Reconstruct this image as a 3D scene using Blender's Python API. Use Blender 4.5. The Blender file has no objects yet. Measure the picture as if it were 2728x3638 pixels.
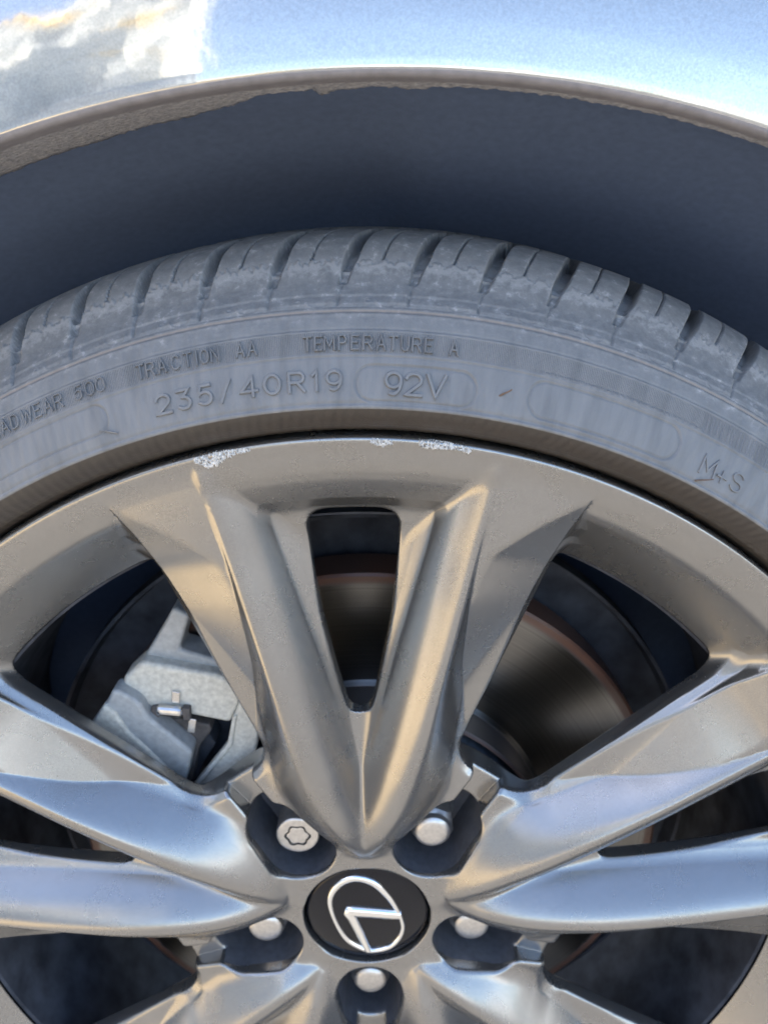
import bpy, math, random
import numpy as np
from mathutils import Vector, Matrix, noise as mnoise

random.seed(7)
rng = np.random.default_rng(7)
SC = bpy.context.scene
COL = SC.collection
HUB = 0.325                       # height of the wheel centre above the ground
PHI = -5.05                       # the wheel is turned by this much (degrees)

# ------------------------------------------------------------------ camera
cd = bpy.data.cameras.new('camera')
cam = bpy.data.objects.new('camera', cd)
COL.objects.link(cam)
cam.location = (0.04528, -0.26561, 0.32486 + HUB)
cam.rotation_euler = (1.209415, 0.107420, 0.005644)
cd.sensor_fit = 'VERTICAL'
cd.sensor_height = 36.0
cd.sensor_width = 27.0
cd.lens = 26.16
cd.clip_start = 0.01
cd.clip_end = 4000
cd.dof.use_dof = True
cd.dof.focus_distance = 0.285
cd.dof.aperture_fstop = 9.5
SC.camera = cam

# ------------------------------------------------------------------ world, sun, exposure
SUN_EL, SUN_AZ = math.radians(48), math.radians(-70)      # azimuth from +Y, negative = left of the car
w = bpy.data.worlds.new('World')
SC.world = w
w.use_nodes = True
nt = w.node_tree
bgn = nt.nodes['Background']
sky = nt.nodes.new('ShaderNodeTexSky')
sky.sky_type = 'NISHITA'
sky.sun_disc = False
sky.sun_elevation = SUN_EL
sky.sun_rotation = SUN_AZ
sky.air_density = 1.0
sky.dust_density = 2.0
nt.links.new(sky.outputs[0], bgn.inputs[0])
bgn.inputs[1].default_value = 0.15
sl = bpy.data.lights.new('sun', 'SUN')
sl.energy = 4.5
sl.angle = math.radians(0.5)
sl.color = (1.0, 0.93, 0.82)
sun = bpy.data.objects.new('sun', sl)
COL.objects.link(sun)
dsun = Vector((math.sin(SUN_AZ) * math.cos(SUN_EL), math.cos(SUN_AZ) * math.cos(SUN_EL), math.sin(SUN_EL)))
sun.rotation_euler = dsun.to_track_quat('Z', 'Y').to_euler()
sun.location = dsun * 20
SC.view_settings.view_transform = 'Standard'
SC.view_settings.look = 'None'
SC.view_settings.exposure = 2.1
SC.view_settings.gamma = 1.0
SC.cycles.max_bounces = 8
SC.cycles.diffuse_bounces = 4
SC.cycles.glossy_bounces = 5


# ------------------------------------------------------------------ helpers
def link(o, parent=None):
    COL.objects.link(o)
    if parent is not None:
        o.parent = parent
    return o


def mesh_np(name, V, F, mats, parent=None, smooth=True, normals=None, midx=None):
    me = bpy.data.meshes.new(name)
    V = np.asarray(V, np.float32)
    if isinstance(F, np.ndarray):
        n = F.shape[1]
        me.vertices.add(len(V))
        me.vertices.foreach_set('co', V.ravel())
        me.loops.add(F.size)
        me.loops.foreach_set('vertex_index', F.astype(np.int32).ravel())
        me.polygons.add(len(F))
        me.polygons.foreach_set('loop_start', np.arange(0, F.size, n, dtype=np.int32))
        me.polygons.foreach_set('loop_total', np.full(len(F), n, np.int32))
        me.update(calc_edges=True)
    else:
        me.from_pydata([tuple(v) for v in V], [], F)
    for m in (mats if isinstance(mats, (list, tuple)) else [mats]):
        me.materials.append(m)
    if midx is not None:
        me.polygons.foreach_set('material_index', np.asarray(midx, np.int32))
    me.polygons.foreach_set('use_smooth', np.full(len(me.polygons), bool(smooth)))
    me.validate()
    if normals is not None:
        me.normals_split_custom_set_from_vertices([tuple(v) for v in np.asarray(normals, float)])
    me.update()
    return link(bpy.data.objects.new(name, me), parent)


def flat_by_angle(o, deg=35):
    me = o.data
    try:
        me.set_sharp_from_angle(angle=math.radians(deg))
    except Exception:
        pass


def bevel(o, width, seg=2, deg=30):
    b = o.modifiers.new('bevel', 'BEVEL')
    b.width = width
    b.segments = seg
    b.limit_method = 'ANGLE'
    b.angle_limit = math.radians(deg)
    return o


def pchip(x, y):
    x, y = np.array(x, float), np.array(y, float)
    h = np.diff(x)
    d = np.diff(y) / h
    m = np.zeros_like(y)
    m[0], m[-1] = d[0], d[-1]
    for i in range(1, len(x) - 1):
        if d[i - 1] * d[i] > 0:
            w1, w2 = 2 * h[i] + h[i - 1], h[i] + 2 * h[i - 1]
            m[i] = (w1 + w2) / (w1 / d[i - 1] + w2 / d[i])

    def f(q):
        q = np.clip(q, x[0], x[-1])
        i = np.clip(np.searchsorted(x, q) - 1, 0, len(x) - 2)
        t = (q - x[i]) / h[i]
        return ((1 + 2 * t) * (1 - t) ** 2 * y[i] + t * (1 - t) ** 2 * h[i] * m[i]
                + t * t * (3 - 2 * t) * y[i + 1] + t * t * (t - 1) * h[i] * m[i + 1])
    return f


def smin(a, b, k):
    h = np.clip(0.5 + 0.5 * (b - a) / k, 0, 1)
    return b * (1 - h) + a * h - k * h * (1 - h)


def smax(a, b, k):
    return -smin(-a, -b, k)


def sstep(a, b, x):
    t = np.clip((x - a) / (b - a), 0, 1)
    return t * t * (3 - 2 * t)


def at(r, th, y):
    """millimetres, degrees counter-clockwise from up (seen from outside), y inboard -> metres in the wheel frame"""
    t = math.radians(th)
    return (-r * math.sin(t) / 1000, y / 1000, r * math.cos(t) / 1000)


# ------------------------------------------------------------------ materials
def mat(name):
    m = bpy.data.materials.new(name)
    m.use_nodes = True
    n = m.node_tree.nodes
    return m, n, m.node_tree.links, n['Principled BSDF']


def nd(n, typ, **kw):
    x = n.new(typ)
    for k, v in kw.items():
        if k in x.inputs:
            x.inputs[k].default_value = v
        else:
            setattr(x, k, v)
    return x


def ramp(n, stops):
    r = n.new('ShaderNodeValToRGB')
    e = r.color_ramp.elements
    while len(e) < len(stops):
        e.new(0.5)
    for q, (p, c) in zip(e, stops):
        q.position = p
        q.color = (*c, 1) if len(c) == 3 else (c[0], c[0], c[0], 1)
    return r


def noise_tex(n, l, scale, detail=4, rough=0.55, vec=None):
    t = nd(n, 'ShaderNodeTexNoise', Scale=scale, Detail=detail, Roughness=rough)
    if vec is None:
        tc = nd(n, 'ShaderNodeTexCoord')
        vec = tc.outputs['Object']
    l.new(vec, t.inputs['Vector'])
    return t


def bump(n, l, p, h, strength, dist=0.001, prev=None):
    b = nd(n, 'ShaderNodeBump', Strength=strength, Distance=dist)
    l.new(h, b.inputs['Height'])
    if prev is not None:
        l.new(prev, b.inputs['Normal'])
    l.new(b.outputs[0], p.inputs['Normal'])
    return b.outputs[0]


def simple(name, col, rough=0.5, metal=0.0, scale=120, var=0.25, bmp=0.1, bd=0.0005, coat=0.0, spec=0.5):
    m, n, l, p = mat(name)
    t = noise_tex(n, l, scale)
    c = ramp(n, [(0.3, tuple(x * (1 - var) for x in col)), (0.7, tuple(min(1, x * (1 + var)) for x in col))])
    l.new(t.outputs[0], c.inputs[0])
    l.new(c.outputs[0], p.inputs['Base Color'])
    p.inputs['Metallic'].default_value = metal
    p.inputs['Roughness'].default_value = rough
    p.inputs['Coat Weight'].default_value = coat
    p.inputs['Specular IOR Level'].default_value = spec
    if bmp:
        bump(n, l, p, t.outputs[0], bmp, bd)
    return m


def make_wheel_paint():
    m, n, l, p = mat('silver_wheel_paint')
    tc = nd(n, 'ShaderNodeTexCoord')
    vec = tc.outputs['Object']
    fl = noise_tex(n, l, 1700, 1, 0.5, vec)
    du = noise_tex(n, l, 55, 5, 0.6, vec)
    c = ramp(n, [(0.30, (0.285, 0.281, 0.277)), (0.70, (0.350, 0.346, 0.341))])
    l.new(fl.outputs[0], c.inputs[0])
    dcol = ramp(n, [(0.3, (1, 1, 1)), (0.9, (0.93, 0.92, 0.91))])
    l.new(du.outputs[0], dcol.inputs[0])
    mx = nd(n, 'ShaderNodeMix', data_type='RGBA', blend_type='MULTIPLY')
    mx.inputs[0].default_value = 1
    l.new(c.outputs[0], mx.inputs[6])
    l.new(dcol.outputs[0], mx.inputs[7])
    vo = nd(n, 'ShaderNodeTexVoronoi', Scale=62)
    l.new(vec, vo.inputs['Vector'])
    sp = nd(n, 'ShaderNodeSeparateColor')
    l.new(vo.outputs['Color'], sp.inputs[0])
    lim = nd(n, 'ShaderNodeMapRange')
    lim.inputs[1].default_value, lim.inputs[2].default_value = 0.72, 1.0
    lim.inputs[3].default_value, lim.inputs[4].default_value = 0.0, 0.06
    l.new(sp.outputs[0], lim.inputs[0])
    lt = nd(n, 'ShaderNodeMath', operation='LESS_THAN')
    l.new(vo.outputs['Distance'], lt.inputs[0])
    l.new(lim.outputs[0], lt.inputs[1])
    mc = nd(n, 'ShaderNodeMix', data_type='RGBA')
    l.new(lt.outputs[0], mc.inputs[0])
    l.new(mx.outputs[2], mc.inputs[6])
    mc.inputs[7].default_value = (0.10, 0.08, 0.07, 1)
    l.new(mc.outputs[2], p.inputs['Base Color'])
    p.inputs['Metallic'].default_value = 0.88
    rr = ramp(n, [(0.2, (0.242,)), (0.85, (0.30,))])
    l.new(du.outputs[0], rr.inputs[0])
    l.new(rr.outputs[0], p.inputs['Roughness'])
    p.inputs['Coat Weight'].default_value = 0.25
    p.inputs['Coat Roughness'].default_value = 0.16
    bump(n, l, p, fl.outputs[0], 0.05, 0.0002)
    return m


def make_rubber():
    m, n, l, p = mat('dusty_tyre_rubber')
    tc = nd(n, 'ShaderNodeTexCoord')
    vec = tc.outputs['Object']
    sep = nd(n, 'ShaderNodeSeparateXYZ')
    l.new(vec, sep.inputs[0])

    def math_(op, a, b=None):
        q = nd(n, 'ShaderNodeMath', operation=op)
        for i, v in enumerate((a, b)):
            if v is None:
                continue
            if isinstance(v, (int, float)):
                q.inputs[i].default_value = v
            else:
                l.new(v, q.inputs[i])
        return q.outputs[0]
    rad = math_('SQRT', math_('ADD', math_('MULTIPLY', sep.outputs[0], sep.outputs[0]),
                              math_('MULTIPLY', sep.outputs[2], sep.outputs[2])))
    ang = math_('ARCTAN2', sep.outputs[0], sep.outputs[2])
    # worn, scuffed tread shoulder; streaked dusty sidewall; polished bead flank
    pol = nd(n, 'ShaderNodeCombineXYZ')
    l.new(math_('MULTIPLY', ang, 60.0), pol.inputs[0])
    l.new(math_('MULTIPLY', rad, 40.0), pol.inputs[1])
    streak = nd(n, 'ShaderNodeTexNoise', Scale=0.8, Detail=5, Roughness=0.55)
    l.new(pol.outputs[0], streak.inputs['Vector'])
    fine = noise_tex(n, l, 420, 5, 0.65, vec)
    scuff = noise_tex(n, l, 240, 7, 0.68, vec)
    base = ramp(n, [(0.30, (0.135, 0.137, 0.14)), (0.52, (0.175, 0.176, 0.178)), (0.72, (0.20, 0.20, 0.20))])
    l.new(streak.outputs[0], base.inputs[0])
    dust = ramp(n, [(0.36, (0.145, 0.147, 0.15)), (0.58, (0.20, 0.20, 0.20)), (0.70, (0.36, 0.355, 0.35))])
    l.new(scuff.outputs[0], dust.inputs[0])
    tread = ramp(n, [(0.0, (0,)), (1.0, (1,))])
    l.new(math_('MULTIPLY', math_('SUBTRACT', rad, 0.296), 250.0), tread.inputs[0])
    mx = nd(n, 'ShaderNodeMix', data_type='RGBA')
    l.new(tread.outputs[0], mx.inputs[0])
    l.new(base.outputs[0], mx.inputs[6])
    l.new(dust.outputs[0], mx.inputs[7])
    # chalky worn fringe below the tread face and a brownish ring on the shoulder
    fr_ = math_('ABSOLUTE', math_('SUBTRACT', math_('ADD', rad, math_('MULTIPLY', math_('SUBTRACT', scuff.outputs[0], 0.5), 0.016)), 0.3155))
    frm = ramp(n, [(0.0, (0.50,)), (0.45, (0.28,)), (1.0, (0,))])
    l.new(math_('MULTIPLY', fr_, 330.0), frm.inputs[0])
    mxf = nd(n, 'ShaderNodeMix', data_type='RGBA')
    l.new(frm.outputs[0], mxf.inputs[0])
    l.new(mx.outputs[2], mxf.inputs[6])
    mxf.inputs[7].default_value = (0.33, 0.33, 0.33, 1)
    rg_ = ramp(n, [(0.0, (0.8,)), (1.0, (0,))])
    l.new(math_('MULTIPLY', math_('ABSOLUTE', math_('SUBTRACT', rad, 0.3009)), 1500.0), rg_.inputs[0])
    mxr = nd(n, 'ShaderNodeMix', data_type='RGBA')
    l.new(rg_.outputs[0], mxr.inputs[0])
    l.new(mxf.outputs[2], mxr.inputs[6])
    mxr.inputs[7].default_value = (0.27, 0.21, 0.165, 1)
    mx = mxr
    bead = ramp(n, [(0.0, (1,)), (1.0, (0,))])
    l.new(math_('MULTIPLY', math_('SUBTRACT', rad, 0.2692), 2500.0), bead.inputs[0])
    mx2 = nd(n, 'ShaderNodeMix', data_type='RGBA')
    l.new(bead.outputs[0], mx2.inputs[0])
    l.new(mx.outputs[2], mx2.inputs[6])
    mx2.inputs[7].default_value = (0.050, 0.042, 0.036, 1)
    l.new(mx2.outputs[2], p.inputs['Base Color'])
    rr = ramp(n, [(0.0, (0.56,)), (1.0, (0.36,))])
    l.new(bead.outputs[0], rr.inputs[0])
    l.new(rr.outputs[0], p.inputs['Roughness'])
    p.inputs['Specular IOR Level'].default_value = 0.55
    # fine moulded ribs in the lettering band
    wv = math_('SINE', math_('MULTIPLY', ang, 360 / 0.13))
    inb = math_('MULTIPLY', math_('GREATER_THAN', rad, 0.28765), math_('LESS_THAN', rad, 0.2942))
    inside = math_('MULTIPLY', inb, math_('GREATER_THAN', math_('ARCTAN2', sep.outputs[0], sep.outputs[2]), -3.0))
    b1 = bump(n, l, p, math_('MULTIPLY', wv, inside), 0.7, 0.00016)
    b2 = bump(n, l, p, scuff.outputs[0], 0.22, 0.0012, b1)
    bump(n, l, p, fine.outputs[0], 0.30, 0.0004, b2)
    return m


def make_car_paint():
    m, n, l, p = mat('silver_car_paint')
    fl = noise_tex(n, l, 1500, 2, 0.5)
    op = noise_tex(n, l, 45, 3, 0.5)
    c = ramp(n, [(0.35, (0.42, 0.42, 0.41)), (0.65, (0.52, 0.52, 0.505))])
    l.new(fl.outputs[0], c.inputs[0])
    l.new(c.outputs[0], p.inputs['Base Color'])
    p.inputs['Metallic'].default_value = 0.80
    p.inputs['Roughness'].default_value = 0.09
    p.inputs['Coat Weight'].default_value = 1.0
    p.inputs['Coat Roughness'].default_value = 0.015
    b = bump(n, l, p, op.outputs[0], 0.10, 0.002)
    l.new(b, p.inputs['Coat Normal'])
    return m


def make_bare():
    m, n, l, p = mat('bare_scraped_aluminium')
    t = noise_tex(n, l, 900, 6, 0.7)
    c = ramp(n, [(0.36, (0.22, 0.23, 0.24)), (0.47, (0.62, 0.63, 0.64)), (0.60, (0.88, 0.89, 0.90))])
    l.new(t.outputs[0], c.inputs[0])
    l.new(c.outputs[0], p.inputs['Base Color'])
    p.inputs['Metallic'].default_value = 0.55
    p.inputs['Roughness'].default_value = 0.42
    bump(n, l, p, t.outputs[0], 0.9, 0.0006)
    return m


def make_rotor():
    m, n, l, p = mat('worn_rotor_steel')
    tc = nd(n, 'ShaderNodeTexCoord')
    sep = nd(n, 'ShaderNodeSeparateXYZ')
    l.new(tc.outputs['Object'], sep.inputs[0])
    cb = nd(n, 'ShaderNodeCombineXYZ')
    ln = nd(n, 'ShaderNodeVectorMath', operation='LENGTH')
    cb0 = nd(n, 'ShaderNodeCombineXYZ')
    l.new(sep.outputs[0], cb0.inputs[0])
    l.new(sep.outputs[2], cb0.inputs[1])
    l.new(cb0.outputs[0], ln.inputs[0])
    l.new(ln.outputs['Value'], cb.inputs[0])
    t = nd(n, 'ShaderNodeTexNoise', Scale=900, Detail=3)
    l.new(cb.outputs[0], t.inputs['Vector'])
    c = ramp(n, [(0.3, (0.14, 0.137, 0.13)), (0.7, (0.22, 0.213, 0.203))])
    l.new(t.outputs[0], c.inputs[0])
    # rusty rims at both edges of the swept face
    rim = ramp(n, [(0.0, (1,)), (0.035, (0,)), (0.90, (0,)), (0.935, (1,))])
    mp = nd(n, 'ShaderNodeMapRange')
    mp.inputs[1].default_value = 0.099
    mp.inputs[2].default_value = 0.166
    l.new(ln.outputs['Value'], mp.inputs[0])
    l.new(mp.outputs[0], rim.inputs[0])
    mx = nd(n, 'ShaderNodeMix', data_type='RGBA')
    l.new(rim.outputs[0], mx.inputs[0])
    l.new(c.outputs[0], mx.inputs[6])
    mx.inputs[7].default_value = (0.13, 0.065, 0.045, 1)
    l.new(mx.outputs[2], p.inputs['Base Color'])
    inv = nd(n, 'ShaderNodeMath', operation='SUBTRACT')
    inv.inputs[0].default_value = 1.0
    l.new(rim.outputs[0], inv.inputs[1])
    l.new(inv.outputs[0], p.inputs['Metallic'])
    p.inputs['Roughness'].default_value = 0.30
    p.inputs['Anisotropic'].default_value = 0.5
    bump(n, l, p, t.outputs[0], 0.12, 0.0003)
    return m


M_WHEEL = make_wheel_paint()
M_POCKET = simple('dark_grey_pocket', (0.085, 0.09, 0.105), 0.40, 0.2, 300, 0.2, 0.1)  # darker grey than the wheel face, for pocket insides and mounting pad
M_RUBBER = make_rubber()
M_CAR = make_car_paint()
M_BARE = make_bare()
M_ROTOR = make_rotor()
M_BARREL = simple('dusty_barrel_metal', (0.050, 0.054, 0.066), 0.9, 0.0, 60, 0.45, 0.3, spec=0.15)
M_CAP = simple('gloss_black_cap', (0.004, 0.005, 0.009), 0.06, 0.0, 900, 0.3, 0.0, spec=0.35)
M_CHROME = simple('polished_chrome', (0.86, 0.87, 0.88), 0.09, 1.0, 300, 0.02, 0.0)
M_NUT = simple('zinc_nut_steel', (0.60, 0.58, 0.56), 0.36, 0.9, 500, 0.12, 0.15)
M_NUTDK = simple('dark_groove_metal', (0.16, 0.15, 0.14), 0.6, 0.5, 500, 0.3, 0.2)  # darker tone for the key groove of the locking nut
M_CAST = simple('sandy_cast_iron', (0.56, 0.55, 0.50), 0.65, 0.15, 420, 0.18, 0.5, 0.0006)
M_CALIPER = simple('grey_caliper_casting', (0.37, 0.385, 0.395), 0.6, 0.15, 300, 0.14, 0.4, 0.0006)
M_PAD = simple('brown_brake_pad', (0.095, 0.085, 0.082), 0.75, 0.1, 300, 0.3, 0.5)
M_CLIP = simple('bright_spring_steel', (0.62, 0.61, 0.60), 0.25, 1.0, 200, 0.1, 0.1)
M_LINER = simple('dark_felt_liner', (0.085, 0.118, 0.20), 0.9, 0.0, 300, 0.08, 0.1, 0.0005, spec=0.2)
M_LIP = simple('grimy_flange_underside', (0.22, 0.215, 0.235), 0.6, 0.1, 240, 0.14, 0.3, 0.0006)
M_SEAL = simple('crumbling_seam_sealant', (0.27, 0.275, 0.30), 0.9, 0.0, 520, 0.3, 1.0, 0.001)
M_HUB = simple('rust_blue_rotor_hat', (0.055, 0.07, 0.095), 0.85, 0.1, 160, 0.6, 0.4)
M_HAIR = simple('brown_rubber_nib', (0.13, 0.085, 0.06), 0.6, 0.0, 500, 0.3, 0.0)

# ------------------------------------------------------------------ setting: ground and hills
m, n, l, p = mat('sunlit_tan_paving')
t1 = noise_tex(n, l, 2.2, 6, 0.6)
t2 = noise_tex(n, l, 160, 4, 0.6)
c1 = ramp(n, [(0.3, (0.125, 0.118, 0.108)), (0.7, (0.175, 0.165, 0.15))])
l.new(t1.outputs[0], c1.inputs[0])
c2 = ramp(n, [(0.3, (0.8, 0.8, 0.8)), (0.7, (1, 1, 1))])
l.new(t2.outputs[0], c2.inputs[0])
mx = nd(n, 'ShaderNodeMix', data_type='RGBA', blend_type='MULTIPLY')
mx.inputs[0].default_value = 1
l.new(c1.outputs[0], mx.inputs[6])
l.new(c2.outputs[0], mx.inputs[7])
l.new(mx.outputs[2], p.inputs['Base Color'])
p.inputs['Roughness'].default_value = 0.9
bump(n, l, p, t2.outputs[0], 0.4, 0.004)
g = 26
gx = np.sign(np.linspace(-1, 1, g)) * np.abs(np.linspace(-1, 1, g)) ** 4 * 2500
X, Y = np.meshgrid(gx, gx)
V = np.stack([X.ravel(), Y.ravel(), np.zeros(g * g)], -1)
I = np.arange(g * g).reshape(g, g)
F = np.stack([I[:-1, :-1].ravel(), I[:-1, 1:].ravel(), I[1:, 1:].ravel(), I[1:, :-1].ravel()], -1)
o = mesh_np('ground', V, F, m, smooth=False)
o['kind'] = 'structure'

m, n, l, p = mat('dry_golden_verge')
t1 = noise_tex(n, l, 3.0, 7, 0.65)
c1 = ramp(n, [(0.32, (0.30, 0.22, 0.12)), (0.68, (0.60, 0.47, 0.29))])
l.new(t1.outputs[0], c1.inputs[0])
l.new(c1.outputs[0], p.inputs['Base Color'])
p.inputs['Roughness'].default_value = 0.95
bump(n, l, p, t1.outputs[0], 0.6, 0.02)
V, F = [], []
for i in range(61):
    y = 0.8 - 40 * (i / 60) ** 2
    e = -0.55 - 0.05 * abs(y) + 0.10 * mnoise.noise(Vector((y * 2.0, 0, 0)))
    for j in range(9):
        V.append((e - (0 if j == 0 else 0.05 * 2.6 ** j), y, 0.004 if j == 0 else 0.012 + 0.02 * j))
I = np.arange(61 * 9).reshape(61, 9)
F = np.stack([I[:-1, :-1].ravel(), I[:-1, 1:].ravel(), I[1:, 1:].ravel(), I[1:, :-1].ravel()], -1)
o = mesh_np('dirt_verge', V, F, m, smooth=True)
o['kind'] = 'structure'

m, n, l, p = mat('dry_rock_hillside')
t1 = noise_tex(n, l, 0.55, 8, 0.62)
c1 = ramp(n, [(0.36, (0.50, 0.52, 0.52)), (0.48, (0.62, 0.63, 0.61)), (0.58, (0.76, 0.75, 0.70)), (0.64, (0.88, 0.62, 0.26))])
l.new(t1.outputs[0], c1.inputs[0])
l.new(c1.outputs[0], p.inputs['Base Color'])
p.inputs['Roughness'].default_value = 0.95
bump(n, l, p, t1.outputs[0], 0.9, 0.5)


def terrain(name, az0, az1, d0, d1, hfun, na=120, ns=30):
    V = []
    for i in range(na + 1):
        a = math.radians(az0 + (az1 - az0) * i / na)
        for j in range(ns + 1):
            s = j / ns
            d = d0 + (d1 - d0) * s
            x, y = d * math.sin(a), -d * math.cos(a)
            h = hfun(az0 + (az1 - az0) * i / na, s)
            h *= 0.72 + 0.55 * mnoise.fractal(Vector((x * 0.35, y * 0.35, 1.7)), 0.8, 2.1, 6)
            V.append((x, y, h - 0.05 if j else -0.3))
    I = np.arange((na + 1) * (ns + 1)).reshape(na + 1, ns + 1)
    F = np.stack([I[:-1, :-1].ravel(), I[:-1, 1:].ravel(), I[1:, 1:].ravel(), I[1:, :-1].ravel()], -1)
    o = mesh_np(name, V, F, m, smooth=False)
    o['kind'] = 'structure'
    return o


terrain('rocky_hillside', -100, -12, 6, 12, lambda a, s: 14 * s ** 0.7 * min(1, (a + 85) / 10 + .2))
terrain('distant_hills', -25, 95, 160, 320, lambda a, s: 46 * math.sin(math.pi * min(1, s * 1.0) * .5) *
        (0.45 + 0.35 * math.sin(a * 0.21) + 0.2 * math.sin(a * 0.57 + 1)), 160, 14)

# ------------------------------------------------------------------ the car
car = bpy.data.objects.new('parked_car', None)
link(car)
car.location = (0, 0, HUB)
car['label'] = 'silver car with a kerb scraped alloy wheel and dusty tyre under its arch'
car['category'] = 'car'

# ---- fender: painted panel round the arch, rolled lip and flange
AX, AZ, AR = 4.8, -62.2, 434.2


def arch_pt(al, rho, y):
    """al: angle from up, clockwise, radians; rho from the arch centre; mm -> m"""
    return ((AX + rho * math.sin(al)) / 1000, y / 1000, (AZ + rho * math.cos(al)) / 1000)


# (distance outward of the lip edge, y): flange inboard edge -> roll -> panel
PROF = [(-0.6, 8), (-0.8, 5), (-0.9, 1.5), (-0.9, -1.5), (-0.75, -3.2), (-0.3, -4.3), (0.35, -4.95), (1.2, -5.25), (2.2, -5.35),
        (3.6, -5.35), (6, -5.25), (10, -5.0), (15, -4.6), (20, -3.95), (26, -2.9), (34, -1.1), (44, 1.7), (60, 7.5), (90, 25)]
fd = np.array([a for a, b in PROF])
fy = np.array([b for a, b in PROF])
s = np.r_[0, np.cumsum(np.hypot(np.diff(fd), np.diff(fy)))]
ss = np.unique(np.r_[np.linspace(0, s[12], 70), np.linspace(s[12], s[-1], 30)])
fdd, fyy = pchip(s, fd)(ss), pchip(s, fy)(ss)
NA = 260
V, mi = [], []
for i in range(NA + 1):
    al = math.radians(-80 + 160 * i / NA)
    for a, b in zip(fdd, fyy):
        V.append(arch_pt(al, AR + a, b + 0.00012 * (AR * math.sin(al)) ** 2 * 0.9))
    # on to the shoulder, bonnet and door line of the car
    for dx, yy in ((170, 55), (300, 90), (430, 130), (500, 200), (540, 330), (570, 700), (590, 1250), (585, 1500)):
        V.append(arch_pt(al, AR + dx, yy + 0.00012 * (AR * math.sin(al)) ** 2 * 0.9))
nrow = len(fdd) + 8
I = np.arange((NA + 1) * nrow).reshape(NA + 1, nrow)
F = np.stack([I[:-1, :-1].ravel(), I[1:, :-1].ravel(), I[1:, 1:].ravel(), I[:-1, 1:].ravel()], -1)
row = np.tile(np.arange(nrow - 1), NA)
lipn = int(np.searchsorted(ss, s[7]))
mi = np.where(row < lipn, 1, 0)
fender = mesh_np('fender', V, F, [M_CAR, M_LIP], car, midx=mi)

# ---- crumbling sealant along the flange edge (its torn inner edge shows against the liner)
ex = [-420, -120, -90, -75, -60, -46, -34, -23, -10, 1, 8, 16, 24, 25.5, 27, 28.6, 31, 40, 47, 52, 58, 63, 68, 80, 250]
ey = [36, 37, 37, 36, 37, 35, 33.5, 32, 27, 20.5, 12.5, 12.0, 11.0, 11.5, 23, 21.5, 15.5, 12.5, 11.0, 12.5, 15.5, 12.5, 8.8, 8.2, 8.0]
ef = pchip(ex, ey)
NS, NW = 900, 10
V = []
for i in range(NS + 1):
    al = math.radians(-50 + 100 * i / NS)
    x = AX + AR * math.sin(al)
    yo = float(ef(x))
    rag = mnoise.fractal(Vector((x * 0.22, 0, 3)), 0.7, 2.2, 5) * (1.6 if x < 0 else 0.7) * min(1, max(.12, (yo - 8.5) / 6))
    yo += rag
    for j in range(NW + 1):
        t = j / NW
        y = 2 + (yo - 2) * t
        q = mnoise.fractal(Vector((x * 0.35, y * 0.5, 9)), 0.7, 2.1, 4)
        drop = 1.0 + 1.1 * q
        V.append(arch_pt(al, AR - 0.75 - 0.45 * drop * t, y))
    V.append(arch_pt(al, AR + 1.5, yo + 0.3))
I = np.arange((NS + 1) * (NW + 2)).reshape(NS + 1, NW + 2)
F = np.stack([I[:-1, :-1].ravel(), I[1:, :-1].ravel(), I[1:, 1:].ravel(), I[:-1, 1:].ravel()], -1)
seal = mesh_np('sealant_strip', V, F, M_SEAL, fender)
seal['label'] = 'crumbling torn sealant under the arch lip'

# ---- wheel arch liner
V = []
LP = [(438, 6), (437.5, 22), (432, 48), (417, 82), (403, 112), (387, 138), (366, 160), (330, 180), (240, 197), (150, 203), (60, 206)]
lr = pchip(range(len(LP)), [a for a, b in LP])
ly = pchip(range(len(LP)), [b for a, b in LP])
NT, NL = 120, 60
for i in range(NT + 1):
    al = math.radians(-100 + 200 * i / NT)
    for j in range(NL + 1):
        q = j / NL * (len(LP) - 1)
        r_, y_ = float(lr(q)), float(ly(q))
        x_ = r_ * math.sin(al)
        b = 0.0
        if 1.5 < q < 6.5:      # a shallow pressed panel in the liner
            b = 7 * float(sstep(0.10, 0.14, np.array(al)) - sstep(0.62, 0.66, np.array(al))) * math.sin((q - 1.5) / 5 * math.pi)
        V.append(arch_pt(al, r_ - b, y_))
I = np.arange((NT + 1) * (NL + 1)).reshape(NT + 1, NL + 1)
F = np.stack([I[:-1, :-1].ravel(), I[:-1, 1:].ravel(), I[1:, 1:].ravel(), I[1:, :-1].ravel()], -1)
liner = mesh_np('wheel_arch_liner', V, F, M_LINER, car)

# ------------------------------------------------------------------ tyre
TP = [(252.0, 18), (256.5, 12), (257.9, 7.0), (258.9, 3.4), (259.9, 0.8), (260.7, -1.0), (262.0, -2.9), (265.0, -6.2), (267.4, -8.1), (269.1, -9.1),
      (269.9, -9.55), (270.5, -9.45), (271.1, -8.75), (272.4, -8.45), (276, -6.95), (280, -5.1), (284, -3.0), (287, -1.5),
      (290.5, 0.7), (294.3, 3.2), (297.5, 5.5), (300.5, 8.0), (303.2, 11), (305.7, 14.4), (308.2, 17.6), (310.8, 20.2),
      (314.5, 23.1), (318.3, 25.8), (321.4, 29.2), (324, 33.5), (326.0, 39.5), (327.3, 47), (328.5, 60), (329.3, 80), (329.5, 105),
      (329.3, 130), (328, 165), (318, 190), (295, 210), (265, 215), (250, 196)]
tr_, ty_ = np.array([a for a, b in TP], float), np.array([b for a, b in TP], float)
ts = np.r_[0, np.cumsum(np.hypot(np.diff(tr_), np.diff(ty_)))]
fr, fyq = pchip(ts, tr_), pchip(ts, ty_)
s_vis = ts[32]
S = np.r_[np.arange(0, s_vis, 0.36), np.linspace(s_vis, ts[-1], 50)]
R0, Y0 = fr(S), fyq(S)
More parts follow.
